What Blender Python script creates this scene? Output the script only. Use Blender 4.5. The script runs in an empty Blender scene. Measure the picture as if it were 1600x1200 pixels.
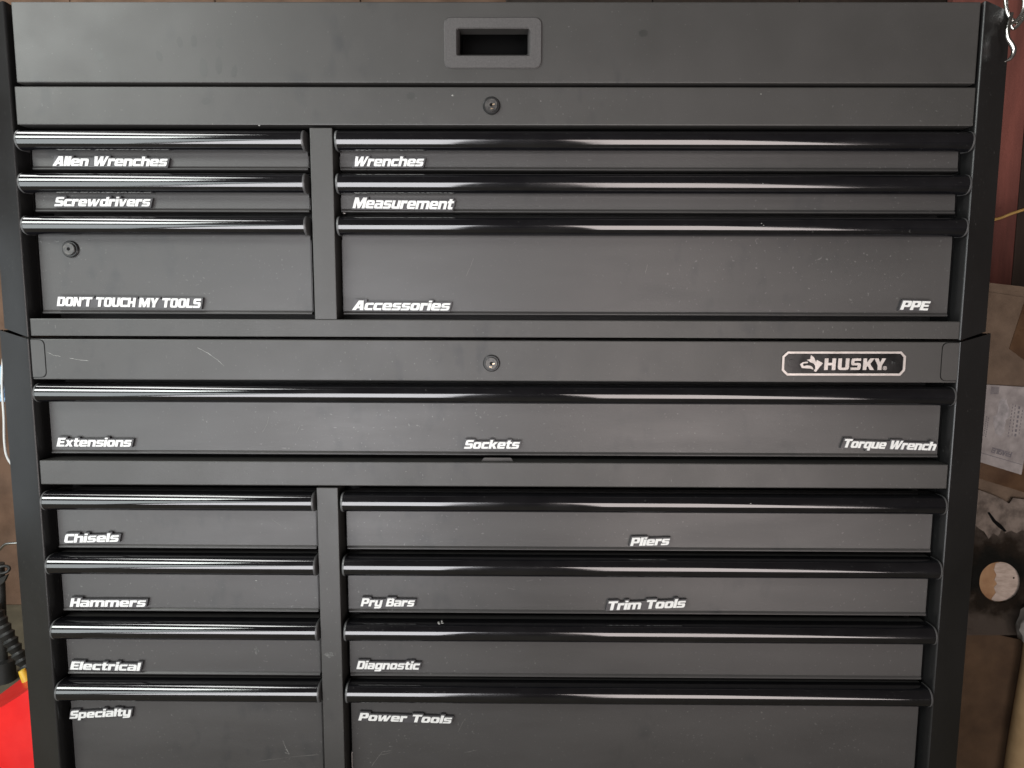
import bpy, bmesh, math, random
from mathutils import Vector, Matrix
from mathutils.geometry import tessellate_polygon
random.seed(7)
SC = bpy.context.scene
COL = SC.collection
MM = 0.001

# ------------------------------------------------------------------ camera
PITCH, YAW, ROLL = 0.10991194, -0.00655705, 0.00320693
CAMX, CAMD, FPX = 0.03316169, 0.91598125, 1063.0
cp, sp, cy, sy, cr, sr = math.cos(PITCH), math.sin(PITCH), math.cos(YAW), math.sin(YAW), math.cos(ROLL), math.sin(ROLL)
fwd = Vector((sy*cp, cy*cp, -sp)); rt0 = Vector((cy, -sy, 0)); up0 = rt0.cross(fwd)
rt = rt0*cr + up0*sr; up = up0*cr - rt0*sr
cam = bpy.data.cameras.new('camera'); camo = bpy.data.objects.new('camera', cam); COL.objects.link(camo)
M = Matrix((rt, up, -fwd)).transposed().to_4x4(); M.translation = Vector((CAMX, -CAMD, 0)); camo.matrix_world = M
cam.sensor_width = 36; cam.lens = FPX/1600*36; cam.clip_start = .01; cam.clip_end = 60
SC.camera = camo

def at(x, y, plane):
    """point of the photograph (1600x1200) at a depth plane (mm) -> metres"""
    d = rt*((x-800)/FPX) + up*((600-y)/FPX) + fwd
    t = (plane*MM + CAMD)/d.y
    return Vector((CAMX, -CAMD, 0)) + d*t

# ------------------------------------------------------------------ world, lights, exposure
w = bpy.data.worlds.new('World'); SC.world = w; w.use_nodes = True
bg = w.node_tree.nodes['Background']; bg.inputs[0].default_value = (1, .82, .72, 1); bg.inputs[1].default_value = .06
def area(name, loc, target, sx, sz, power, color, spread=180):
    l = bpy.data.lights.new(name, 'AREA'); l.shape = 'RECTANGLE'; l.size = sx; l.size_y = sz
    l.energy = power; l.color = color; l.spread = math.radians(spread)
    o = bpy.data.objects.new(name, l); COL.objects.link(o); o.location = loc
    o.rotation_euler = (Vector(target)-Vector(loc)).to_track_quat('-Z', 'Y').to_euler()
    return o
# daylight through the open garage door behind the photographer (two openings either side of him), and the ceiling lamp above
# (each door light leans back from the threshold to the lintel, so that it stands for the opening and the lit floor before it)
def door(name, x, sx, power, color):
    o = area(name, (x, -2.1, -.2), (x, -2.1+1.0, -.2+1.7), sx, 2.5, power, color); return o
door('door_daylight', -.66, .95, 68, (.98, .97, 1.0))
door('door_daylight_left', -2.2, 1.9, 70, (.90, .97, .98))
door('door_daylight_right', .72, .85, 48, (1, .89, .86))
area('window_daylight', (-1.85, -1.6, 1.12), (-.3, 0, 0), 1.2, .7, 48, (.95, 1.0, .96))
area('added_left_fill', (-2.3, .15, -.25), (-.7, .1, -.25), .9, 1.0, 1.9, (.86, .95, 1.0))  # added fill light at the far left, brightens the left corner posts
area('ceiling_lamp', (-1.15, -.25, 1.15), (-.95, -.1, 0), 1.1, .28, 12, (1, 1, .98))
SC.view_settings.view_transform = 'Standard'; SC.view_settings.look = 'None'
SC.view_settings.exposure = -.22; SC.view_settings.gamma = 1

# ------------------------------------------------------------------ materials
def nmat(name):
    m = bpy.data.materials.new(name); m.use_nodes = True
    nt = m.node_tree; b = nt.nodes['Principled BSDF']
    return m, nt, b
def noise(nt, scale, detail=3, rough=.55, coord='Object', sc=(1,1,1)):
    tc = nt.nodes.new('ShaderNodeTexCoord'); mp = nt.nodes.new('ShaderNodeMapping'); mp.inputs['Scale'].default_value = sc
    n = nt.nodes.new('ShaderNodeTexNoise'); n.inputs['Scale'].default_value = scale; n.inputs['Detail'].default_value = detail; n.inputs['Roughness'].default_value = rough
    oi = nt.nodes.new('ShaderNodeObjectInfo'); va = nt.nodes.new('ShaderNodeVectorMath'); nt.links.new(tc.outputs[coord], va.inputs[0]); nt.links.new(oi.outputs['Location'], va.inputs[1])
    nt.links.new(va.outputs[0], mp.inputs[0]); nt.links.new(mp.outputs[0], n.inputs['Vector']); return n.outputs['Fac']
def ramp(nt, f, a, b, va, vb):
    r = nt.nodes.new('ShaderNodeMapRange'); r.inputs[1].default_value = a; r.inputs[2].default_value = b
    r.inputs[3].default_value = va; r.inputs[4].default_value = vb; nt.links.new(f, r.inputs[0]); return r.outputs[0]
def cramp(nt, f, stops):
    r = nt.nodes.new('ShaderNodeValToRGB'); e = r.color_ramp.elements
    while len(e) < len(stops): e.new(.5)
    for k, (p, c) in enumerate(stops): e[k].position = p; e[k].color = (*c, 1)
    nt.links.new(f, r.inputs[0]); return r.outputs[0]
def bump(nt, b, f, strength, dist):
    n = nt.nodes.new('ShaderNodeBump'); n.inputs['Strength'].default_value = strength; n.inputs['Distance'].default_value = dist
    nt.links.new(f, n.inputs['Height']); nt.links.new(n.outputs[0], b.inputs['Normal'])
def mat(name, c0, c1=None, rough=(.5, .5), scale=20, metal=0, bmp=None, spec=.5, detail=4, sc=(1,1,1), rs=None):
    m, nt, b = nmat(name)
    b.inputs['Metallic'].default_value = metal; b.inputs['Specular IOR Level'].default_value = spec
    f = noise(nt, scale, detail, sc=sc)
    nt.links.new(cramp(nt, f, [(.35, c0), (.65, c1 or c0)]), b.inputs['Base Color'])
    f2 = noise(nt, rs or scale*.6, 4, sc=sc)
    nt.links.new(ramp(nt, f2, .35, .65, *rough), b.inputs['Roughness'])
    if bmp: bump(nt, b, noise(nt, bmp[0], 2), bmp[1], bmp[2])
    return m
steel = mat('matte_black_powder_coat', (.031, .030, .028), (.037, .0355, .0335), (.43, .49), 9, bmp=(620, .22, .0004), rs=14)
# finger smudges: patches where the coat is a little darker and smoother
def smudge(m, lo, hi, amt):
    nt = m.node_tree; b = nt.nodes['Principled BSDF']
    src = b.inputs['Base Color'].links[0].from_socket
    f = noise(nt, 42, 2, .5, sc=(1, 1, .6)); g = noise(nt, 4.5, 2)
    a = ramp(nt, f, lo, hi, 0, 1); c = ramp(nt, g, .5, .62, 0, 1)
    mu = nt.nodes.new('ShaderNodeMath'); mu.operation = 'MULTIPLY'; nt.links.new(a, mu.inputs[0]); nt.links.new(c, mu.inputs[1])
    mx = nt.nodes.new('ShaderNodeMix'); mx.data_type = 'RGBA'; mx.inputs['B'].default_value = (amt, amt, amt, 1)
    nt.links.new(mu.outputs[0], mx.inputs['Factor']); nt.links.new(src, mx.inputs['A']); nt.links.new(mx.outputs['Result'], b.inputs['Base Color'])
smudge(steel, .52, .70, .024)
def dust(m, c):
    nt = m.node_tree; b = nt.nodes['Principled BSDF']; src = b.inputs['Base Color'].links[0].from_socket
    a = ramp(nt, noise(nt, 330, 0, .5), .77, .86, 0, .42); g = ramp(nt, noise(nt, 3.3, 3), .42, .62, .15, 1)
    mu = nt.nodes.new('ShaderNodeMath'); mu.operation = 'MULTIPLY'; nt.links.new(a, mu.inputs[0]); nt.links.new(g, mu.inputs[1])
    mx = nt.nodes.new('ShaderNodeMix'); mx.data_type = 'RGBA'; mx.inputs['B'].default_value = (c, c, c*.95, 1)
    nt.links.new(mu.outputs[0], mx.inputs['Factor']); nt.links.new(src, mx.inputs['A']); nt.links.new(mx.outputs['Result'], b.inputs['Base Color'])
dust(steel, .16)
postm = mat('semi_gloss_black_post', (.009, .009, .009), (.013, .013, .013), (.28, .38), 6, spec=.5, bmp=(700, .15, .0003), rs=9)
inner = mat('dark_gap_filler', (.012, .012, .012), (.02, .02, .02), (.5, .6), 8)  # for the added pieces that keep the drawer gaps dark
drawm = mat('satin_black_drawer_front', (.036, .0345, .0335), (.044, .042, .0405), (.36, .46), 7, bmp=(620, .22, .0004), rs=12, sc=(.4, 1, 1.6))
smudge(drawm, .53, .72, .029)
gloss = mat('gloss_black_pull', (.004, .004, .005), (.006, .006, .007), (.05, .15), 60, rs=16, sc=(.5, 1, 1), spec=1.0)
capm = mat('black_plastic_cap', (.06, .06, .06), (.075, .075, .075), (.28, .38), 60)
pullm = mat('grained_black_plastic', (.042, .040, .039), (.058, .054, .053), (.5, .6), 420, bmp=(1400, .4, .0005))
chrome = mat('worn_chrome', (.75, .75, .72), (.6, .6, .58), (.12, .28), 40, metal=1)
lockm = mat('black_nickel_lock', (.05, .05, .05), (.09, .085, .08), (.32, .45), 200, metal=.6)
hole = mat('keyhole_and_recess_shade', (.003, .003, .003), spec=.08)
white = mat('white_printed_plastic', (.55, .555, .54), (.62, .625, .605), (.45, .55), 90, bmp=(500, .2, .0002))
black_tag = mat('black_printed_plastic', (.036, .034, .036), (.046, .044, .047), (.42, .5), 90, bmp=(600, .2, .0002))
badgeb = mat('gloss_badge_black', (.006, .006, .006), (.012, .011, .011), (.15, .3), 50)
silver = mat('satin_badge_silver', (.42, .38, .355), (.52, .475, .45), (.35, .5), 80, metal=.45)
scr = mat('bare_scratch', (.14, .14, .13), (.24, .24, .225), (.5, .6), 900)
brass = mat('key_brass', (.75, .55, .35), (.85, .7, .5), (.2, .3), 100, metal=.9)

dust(drawm, .16); dust(postm, .10); dust(gloss, .07)
# ------------------------------------------------------------------ helpers
ORG = {}
def root(name, label, cat, loc, group=None):
    o = bpy.data.objects.new(name, None); COL.objects.link(o); o.empty_display_size = .05
    o.location = loc; ORG[o.name] = Vector(loc); o['label'] = label; o['category'] = cat
    if group: o['group'] = group
    return o
def obj(name, bm, m, parent=None, smooth=None, label=None):
    """bm holds world coordinates"""
    me = bpy.data.meshes.new(name)
    bmesh.ops.recalc_face_normals(bm, faces=bm.faces[:])
    zs = [v.co for v in bm.verts]
    c = sum(zs, Vector())/len(zs)
    bmesh.ops.translate(bm, verts=bm.verts[:], vec=-c)
    bm.to_mesh(me); bm.free()
    for mm in (m if isinstance(m, (list, tuple)) else [m]): me.materials.append(mm)
    o = bpy.data.objects.new(name, me); COL.objects.link(o)
    ORG[o.name] = c
    o.location = c - (ORG[parent.name] if parent else Vector())
    if parent: o.parent = parent
    if smooth:
        for p in me.polygons: p.use_smooth = True
        me.set_sharp_from_angle(angle=math.radians(smooth))
    if label: o['label'] = label
    return o
def tag(o, label, cat, group=None):
    o['label'] = label; o['category'] = cat
    if group: o['group'] = group
    return o
def B(): return bmesh.new()
def box(bm, x0, x1, y0, y1, z0, z1, r=0, seg=2, mi=0):
    """mm box, rounded by r"""
    vs = [bm.verts.new((x*MM, y*MM, z*MM)) for x in (x0, x1) for y in (y0, y1) for z in (z0, z1)]
    F = [(0,1,3,2), (4,6,7,5), (0,4,5,1), (2,3,7,6), (0,2,6,4), (1,5,7,3)]
    fs = [bm.faces.new([vs[i] for i in f]) for f in F]
    for f in fs: f.material_index = mi
    if r:
        es = list({e for f in fs for e in f.edges})
        bmesh.ops.bevel(bm, geom=es, offset=r*MM, segments=seg, profile=.6, affect='EDGES', clamp_overlap=True)
    return bm
def prism(bm, contours, y0, y1, mi=0, xf=None):
    """contours: list of closed (x,z) loops in mm (first outer, others holes), from y0 (front) to y1"""
    flat = [p for c in contours for p in c]
    tri = tessellate_polygon([[Vector((p[0], p[1], 0)) for p in c] for c in contours])
    T = xf or (lambda x, y, z: (x*MM, y*MM, z*MM))
    a = [bm.verts.new(T(p[0], y0, p[1])) for p in flat]
    b = [bm.verts.new(T(p[0], y1, p[1])) for p in flat]
    for t in tri:
        if len(set(t)) < 3: continue
        try: bm.faces.new([a[i] for i in t]).material_index = mi; bm.faces.new([b[i] for i in reversed(t)]).material_index = mi
        except ValueError: pass
    k = 0
    for c in contours:
        n = len(c)
        for i in range(n):
            j = (i+1) % n
            try: bm.faces.new((a[k+i], a[k+j], b[k+j], b[k+i])).material_index = mi
            except ValueError: pass
        k += n
    return bm
def rnd(pts, n=4):
    """pts (x,z[,r]) -> loop with rounded corners"""
    out = []; N = len(pts)
    for i, p in enumerate(pts):
        r = p[2] if len(p) > 2 else 0
        if not r: out.append((p[0], p[1])); continue
        a = Vector(pts[i-1][:2]); c = Vector(pts[(i+1) % N][:2]); q = Vector(p[:2])
        u = (a-q); v = (c-q); r1 = min(r, u.length*.49); r2 = min(r, v.length*.49)
        A = q+u.normalized()*r1; C2 = q+v.normalized()*r2
        for k in range(n+1):
            t = k/n; s = A*(1-t)**2 + q*2*t*(1-t) + C2*t*t
            # push from quadratic toward a circle
            out.append((s.x, s.y))
    return out
def rrect(x0, x1, z0, z1, r, n=5):
    return rnd([(x0, z0, r), (x1, z0, r), (x1, z1, r), (x0, z1, r)], n)
def extrude_x(bm, prof, x0, x1, mi=0, caps=True):
    """prof: closed (y,z) loop"""
    a = [bm.verts.new((x0*MM, p[0]*MM, p[1]*MM)) for p in prof]; b = [bm.verts.new((x1*MM, p[0]*MM, p[1]*MM)) for p in prof]
    n = len(prof)
    for i in range(n):
        j = (i+1) % n; bm.faces.new((a[i], a[j], b[j], b[i])).material_index = mi
    if caps:
        tri = tessellate_polygon([[Vector((p[0], p[1], 0)) for p in prof]])
        for t in tri:
            if len(set(t)) == 3:
                bm.faces.new([a[i] for i in t]).material_index = mi; bm.faces.new([b[i] for i in reversed(t)]).material_index = mi
    return bm
def disc(bm, cx, cz, r, y0, y1, n=32, bev=0, mi=0):
    """short cylinder facing the camera with a chamfered front rim"""
    rings = [(r, y1), (r, y0+bev), (r-bev, y0)] if bev else [(r, y1), (r, y0)]
    rows = []
    for (rr, y) in rings:
        rows.append([bm.verts.new(((cx+rr*math.cos(2*math.pi*k/n))*MM, y*MM, (cz+rr*math.sin(2*math.pi*k/n))*MM)) for k in range(n)])
    for a, b in zip(rows, rows[1:]):
        for k in range(n): bm.faces.new((a[k], a[(k+1) % n], b[(k+1) % n], b[k])).material_index = mi
    bm.faces.new(rows[-1]).material_index = mi
    return bm
def tube(bm, pts, rad, n=10, res=6, mi=0, closed=False):
    """smooth tube through metre points, rad scalar or list (metres)"""
    P = [Vector(p) for p in pts]; R = rad if isinstance(rad, list) else [rad]*len(P)
    S = []; Q = []; N = len(P)
    rng = range(N) if closed else range(N-1)
    for i in rng:
        g = (lambda k: P[k % N]) if closed else (lambda k: P[max(0, min(N-1, k))])
        h = (lambda k: R[k % N]) if closed else (lambda k: R[max(0, min(N-1, k))])
        p0, p1, p2, p3 = g(i-1), g(i), g(i+1), g(i+2)
        for k in range(res):
            t = k/res
            S.append(.5*((2*p1)+(p2-p0)*t+(2*p0-5*p1+4*p2-p3)*t*t+(3*p1-p0-3*p2+p3)*t**3)); Q.append(h(i)*(1-t)+h(i+1)*t)
    if not closed: S.append(P[-1]); Q.append(R[-1])
    rows = []; ref = Vector((.13, .2, .97))
    L = len(S)
    for i, s in enumerate(S):
        t = (S[(i+1) % L]-S[i-1]) if closed else (S[min(i+1, L-1)]-S[max(i-1, 0)])
        t.normalize(); u = t.cross(ref).normalized(); v = t.cross(u)
        rows.append([bm.verts.new(s+(u*math.cos(2*math.pi*k/n)+v*math.sin(2*math.pi*k/n))*Q[i]) for k in range(n)])
    prs = list(zip(rows, rows[1:])) + ([(rows[-1], rows[0])] if closed else [])
    for a, b in prs:
        for k in range(n): bm.faces.new((a[k], a[(k+1) % n], b[(k+1) % n], b[k])).material_index = mi
    if not closed: bm.faces.new(rows[0]).material_index = mi; bm.faces.new(rows[-1]).material_index = mi
    return bm
def ribbon(bm, pts, wd, y, mi=0):
    """thin wavy scratch lying 0.15 mm proud of a surface at depth y (mm); pts (x,z) mm"""
    P = []
    for (a, b) in zip(pts, pts[1:]):
        for k in range(5):
            t = k/5; P.append((a[0]*(1-t)+b[0]*t+random.uniform(-.35, .35), a[1]*(1-t)+b[1]*t+random.uniform(-.35, .35)))
    P.append(pts[-1]); n = len(P); rows = []
    for i, p in enumerate(P):
        d = Vector((P[min(i+1, n-1)][0]-P[max(i-1, 0)][0], P[min(i+1, n-1)][1]-P[max(i-1, 0)][1])).normalized()
        h = wd*.5*random.uniform(.3, 1.2)*(0.25 if i in (0, n-1) else 1)
        rows.append((bm.verts.new(((p[0]-d.y*h)*MM, (y-.15)*MM, (p[1]+d.x*h)*MM)), bm.verts.new(((p[0]+d.y*h)*MM, (y-.15)*MM, (p[1]-d.x*h)*MM)),
                     bm.verts.new((p[0]*MM, (y-.02)*MM, p[1]*MM))))
    for a, b in zip(rows, rows[1:]): bm.faces.new((a[0], a[1], b[1], b[0])); bm.faces.new((a[0], b[0], b[2], a[2])); bm.faces.new((a[1], a[2], b[2], b[1]))
    return bm
def px(x, y, plane):
    p = at(x, y, plane); return (p.x*1000, p.z*1000)

# ------------------------------------------------------------------ tool chest parts
def corner_post(parent, side, xin, xout, z0, z1, zo0, zo1):
    """bent sheet: inner return, rounded front edge, splayed face; outer edge runs zo0..zo1"""
    bm = B(); prof = []
    prof += [(xin, 26, 0), (xin, 4, 0)]
    for k in range(7):
        a = math.radians(k*75/6); prof.append((xin+3.0*(1-math.cos(a)), 4-4*math.sin(a), 0))
    prof += [(xin+7, 2.4, .08)]
    for t in (.3, .6, .85, .97): prof.append((xin+7+(xout-xin-7)*t, 2.4+32.6*t, .08+.92*t))
    prof += [(xout, 36.5, 1), (xout, 42, 1)]
    rows = []
    for (x, y, t) in prof:
        rows.append((bm.verts.new((side*x*MM, y*MM, (z0+(zo0-z0)*t)*MM)), bm.verts.new((side*x*MM, y*MM, (z1+(zo1-z1)*t)*MM))))
    back = []
    for (x, y, t) in prof:
        back.append((bm.verts.new((side*(x+ (1.2 if y > 3.9 and x < xin+1 else 0))*MM, (y+1.3)*MM, (z0+(zo0-z0)*t)*MM)), bm.verts.new((side*(x+(1.2 if y > 3.9 and x < xin+1 else 0))*MM, (y+1.3)*MM, (z1+(zo1-z1)*t)*MM))))
    n = len(rows)
    for i in range(n-1):
        a, b, c, d = rows[i], rows[i+1], back[i], back[i+1]
        bm.faces.new((a[0], b[0], b[1], a[1])); bm.faces.new((c[0], c[1], d[1], d[0]))
        bm.faces.new((a[0], c[0], d[0], b[0])); bm.faces.new((a[1], b[1], d[1], c[1]))
    bm.faces.new((rows[0][0], rows[0][1], back[0][1], back[0][0])); bm.faces.new((rows[-1][0], back[-1][0], back[-1][1], rows[-1][1]))
    obj('corner_post', bm, postm, parent, smooth=25)
    bm = B(); xs = sorted((side*(xout-1.4), side*(xout-.2))); box(bm, xs[0], xs[1], 43.5, 520, zo0+.5, zo1-.5); obj('side_panel', bm, postm, parent)

def handle(parent, x0, x1, zt, zb):
    zc = (zt+zb)/2; r = (zt-zb)/2; yc = 6
    prof = [(19.8, zc+r*.96), (12, zc+r)]
    N = 22
    for k in range(N+1):
        a = math.radians(90+180*k/N); prof.append((yc+12.6*math.cos(a), zc+r*math.sin(a)))
    prof += [(9.5, zc-r+.6), (9.5, zc-r+2), (4, zc-r+3.2), (0, zc-4), (0, zc+3), (6, zc+8), (19.8, zc+8)]
    bm = extrude_x(B(), prof, x0+3.2, x1-3.2)
    obj('handle', bm, gloss, parent, smooth=35)
    for s, xa, xb in ((-1, x0, x0+3.2), (1, x1-3.2, x1)):
        def loop(g):
            q = [(19.6, zc+r*.96+g), (12, zc+r+g)]
            for k in range(N+1):
                a = math.radians(90+180*k/N); q.append((yc+(12.6+g)*math.cos(a), zc+(r+g)*math.sin(a)))
            return q+[(19.6, zc-r*.92-g)]
        bm = B(); rows = []
        xs = [(xb if s < 0 else xa), (xb-1.0 if s < 0 else xa+1.0), None, (xa if s < 0 else xb)]
        for x, g in ((xs[0], .35), ((x0+1.3 if s < 0 else x1-1.3), .35), ((x0+.4 if s < 0 else x1-.4), -.35), ((x0 if s < 0 else x1), -1.6)):
            rows.append([bm.verts.new((x*MM, p[0]*MM, p[1]*MM)) for p in loop(g)])
        for a, b in zip(rows, rows[1:]):
            n = len(a)
            for k in range(n): bm.faces.new((a[k], a[(k+1) % n], b[(k+1) % n], b[k]))
        bm.faces.new(rows[-1]); bm.faces.new(rows[0])
        obj('end_cap', bm, capm, parent, smooth=50)

def drawer(parent, x0, x1, ztop, z0, hx0, hx1, hz, m=None, label=None):
    bm = B()
    prof = [(20, ztop), (20, z0+5.4), (20.5, z0+4.8), (18.6, z0+3.0), (18.1, z0+2.2), (18.1, z0+1.2), (18.9, z0+.3), (20.8, z0), (34, z0), (34, ztop)]
    extrude_x(bm, prof, x0, x1)
    bmesh.ops.bevel(bm, geom=[e for e in bm.edges if abs(e.verts[0].co.x-e.verts[1].co.x) < 1e-6 and abs(e.verts[0].co.y-.02) < 1e-5 and abs(e.verts[1].co.y-.02) < 1e-5 and abs(e.verts[0].co.z-e.verts[1].co.z) > .01 and len(e.link_faces) == 2 and e.link_faces[0].normal.dot(e.link_faces[1].normal) < .5 ] if False else [], offset=.0008, segments=1, affect='EDGES')
    # the tray behind the front
    box(bm, x0+6, x1-6, 34, 420, z0+5, ztop-30 if ztop-z0 > 60 else z0+22)
    d = obj('drawer', bm, drawm, parent, smooth=30, label=label)
    handle(d, hx0, hx1, *hz)
    # folded side flange of the drawer front
    for s, xa in ((-1, x0-1.1), (1, x1-.1)):
        box_ = box(B(), xa, xa+1.2, 21.2, 40, z0+4, ztop-28, 0); obj('side_flange', box_, drawm, d)
    return d

def lock(parent, cx, cz, y, ang=0, sub=False):
    bm = B(); disc(bm, cx, cz, 11.3, y-3.0, y, 40, 1.2)
    l = obj('lock', bm, postm, parent, smooth=30)
    items = []
    bm = disc(B(), cx, cz, 8.4, y-5.6, y-2.9, 40, .8); bm2 = B()
    disc(bm2, cx, cz, 2.3, y-5.75, y-5.55, 16)
    c, s = math.cos(ang), math.sin(ang)
    R = lambda pts: [(cx+px_*c-pz*s, cz+px_*s+pz*c) for px_, pz in pts]
    bm3 = B(); prism(bm3, [R([(1.2, -.9), (4.6, -.2), (4.6, 1.3), (1.6, .9)])], y-5.85, y-5.5)
    prism(bm3, [R([(-1.8, -5.4), (2.0, -5.2), (1.8, -4.1), (-1.6, -4.3)])], y-5.72, y-5.5)
    if sub:
        # level limit: the cylinder belongs to the lock's own mesh here
        l2 = bm; me_name = None
        b = B(); disc(b, cx, cz, 8.4, y-5.6, y-2.9, 40, .8); disc(b, cx, cz, 2.3, y-5.75, y-5.55, 16, mi=1)
        bpy.data.objects.remove(l)
        disc(b, cx, cz, 11.3, y-3.0, y, 40, 1.2, mi=2)
        bm.free(); bm2.free(); bm3.free()
        return obj('lock', b, [lockm, hole, postm], parent, smooth=30)
    obj('lock_cylinder', bm, lockm, l, smooth=30); obj('keyhole', bm2, hole, l); obj('key_slot', bm3, brass, l)
    return l

# ------------------------------------------------------------------ upper chest
chest = root('tool_chest', 'matte black upper tool chest with lift-up lid and six drawers, set on the cabinet', 'tool chest', (0, .25, -.04))
for s in (-1, 1): corner_post(chest, s, 625.5, 685, -39.5, 390.5, -29, 391)
# lid front, with the opening for its recessed pull
hx0, hx1, hz0, hz1 = -46.5, 50.5, 321.5, 358
lx0, lx1, lz0, lz1 = -617, 621.5, 290, 389.5
bm = box(B(), lx0, lx1, 0, 22, lz0, lz1, 1.6, 3)
ff = max((f for f in bm.faces if abs(f.normal.y) > .9 and f.calc_center_median().y < .001), key=lambda f: f.calc_area())
bm.normal_update(); ff = min((f for f in bm.faces if f.calc_area() > .05), key=lambda f: f.calc_center_median().y)
vs = sorted(ff.verts, key=lambda v: (v.co.x, v.co.z)); a00, a01, a10, a11 = vs
bk = max((f for f in bm.faces if f.calc_area() > .05), key=lambda f: f.calc_center_median().y); bm.faces.remove(bk)
bm.faces.remove(ff)
yv = a00.co.y
h = [bm.verts.new((x*MM, yv, z*MM)) for x, z in ((hx0, hz0), (hx0, hz1), (hx1, hz0), (hx1, hz1))]
k = [bm.verts.new((x*MM, .0219, z*MM)) for x, z in ((hx0, hz0), (hx0, hz1), (hx1, hz0), (hx1, hz1))]
bm.faces.new((a00, a10, h[2], h[0])); bm.faces.new((a10, a11, h[3], h[2])); bm.faces.new((a11, a01, h[1], h[3])); bm.faces.new((a01, a00, h[0], h[1]))
for i, j in ((0, 2), (2, 3), (3, 1), (1, 0)): bm.faces.new((h[i], h[j], k[j], k[i]))
lid = obj('lid', bm, steel, chest)
bm = box(B(), lx0+1, lx1-1, 22.2, 520, 384, 388.5); obj('lid_top', bm, steel, lid)
# pull: raised surround and a tapered cup
bm = B(); N = 6
outer = rrect(-61.5, 64, 307.6, 370.2, 10, N); o2 = rrect(-60.3, 62.8, 308.8, 369, 9, N)
i1 = rrect(-46, 50, 322.5, 357.3, 3.5, N); i2 = rrect(-44.6, 48.6, 323.8, 356.2, 3.0, N); i3 = rrect(-42, 46, 329.0, 361, 2.5, N); i4 = rrect(-42, 46, 330, 380, 2.5, N)
rows = [[bm.verts.new((p[0]*MM, y*MM, p[1]*MM)) for p in loop] for loop, y in ((outer, .2), (outer, -1.2), (o2, -2.4), (i1, -2.4), (i2, -.9), (i3, 12), (i4, 60))]
for a, b in zip(rows, rows[1:]):
    n = len(a)
    for q in range(n): bm.faces.new((a[q], a[(q+1) % n], b[(q+1) % n], b[q]))
bm.faces.new(rows[-1])
for f in bm.faces:
    if f.calc_center_median().y > .03 or min(v.co.y for v in f.verts) > .0115: f.material_index = 1  # deep part of the cup is black: its shade put into the colour
obj('lid_pull', bm, [pullm, hole], lid, smooth=40)

obj('top_rail', box(B(), -621, 623.5, .8, 22, 237.6, 285.4, 1.3), steel, chest)
lock(chest, -.6, 261.6, .8, .1)
obj('bottom_rail', box(B(), -623.5, 626, .8, 44, -38.2, -14.8, 1.3), steel, chest)
obj('centre_post', box(B(), -238, -208.5, .6, 40, -14.6, 234, 1.0), steel, chest)
obj('added_dark_back', box(B(), -683, 683, 70, 72, -34, 384), inner, chest)  # added dark sheet close behind the drawer fronts, makes their gaps black
obj('added_dark_top', box(B(), -622, 622, 26, 69.5, 240, 243), inner, chest)  # this and the two side blocks are added to close the gaps in darkness
obj('added_dark_side', box(B(), -660, -626.8, 30, 69, -34, 384), inner, chest)
obj('added_dark_side', box(B(), 626.8, 660, 30, 69, -34, 384), inner, chest)
obj('back_panel', box(B(), -683, 683, 518, 520, -34, 384), steel, chest)
LX = (-617, -247); RX = (-203.5, 619); HLX = (-622.5, -244.5); HRX = (-205, 624)
DU = []
for (hz, z0, nm) in (((231.3, 205.8), 183.3, 'wrench'), ((176.5, 151), 128.2, ''), ((121, 96.5), -8.8, '')):
    DU.append((drawer(chest, *LX, hz[0]-1, z0, *HLX, hz), drawer(chest, *RX, hz[0]-1, z0, *HRX, hz)))
lk = px(111, 389.5, 20); lock(DU[2][0], lk[0], lk[1], 20, sub=True)

# ------------------------------------------------------------------ lower cabinet
cab = root('tool_cabinet', 'matte black lower rolling cabinet with nine drawers, standing under the chest', 'tool cabinet', (0, .25, -.9))
for s in (-1, 1): corner_post(cab, s, 626, 692.5, -762, -42.5, -762, -31.5)
obj('top_panel', box(B(), -690, 690, 44, 522, -46, -42), steel, cab)
topr = obj('top_rail', box(B(), -624.5, 627, .6, 44, -97.2, -42.2, 1.3), steel, cab)
lock(cab, -.6, -73, .6, -.2)
midr = obj('middle_rail', box(B(), -624.8, 624.4, .8, 44, -243.6, -209.8, 1.3), steel, cab)
cpost = obj('centre_post', box(B(), -242.6, -213.3, .6, 40, -760, -246.5, 1.0), steel, cab)
obj('added_dark_back', box(B(), -689, 689, 70, 72, -762, -48), inner, cab)  # added dark sheet and side blocks behind the cabinet's drawer gaps
obj('added_dark_side', box(B(), -660, -627.2, 30, 69, -762, -98), inner, cab)
obj('added_dark_side', box(B(), 627.2, 660, 30, 69, -762, -98), inner, cab)
obj('back_panel', box(B(), -690, 690, 518, 520, -762, -48), steel, cab)
obj('bottom_rail', box(B(), -690, 690, 1, 520, -790, -764, 1.3), steel, cab)
for x in (-580, 580):
    for y in (70, 450):
        bm = B(); tube(bm, [(x*MM-.02, y*MM, -.845), (x*MM+.02, y*MM, -.845)], .052, 24, 2); c = obj('caster', bm, capm, cab, smooth=40)
        obj('caster_fork', box(B(), x-28, x+28, y-25, y+25, -798, -790.5, 2), steel, c)
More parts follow.
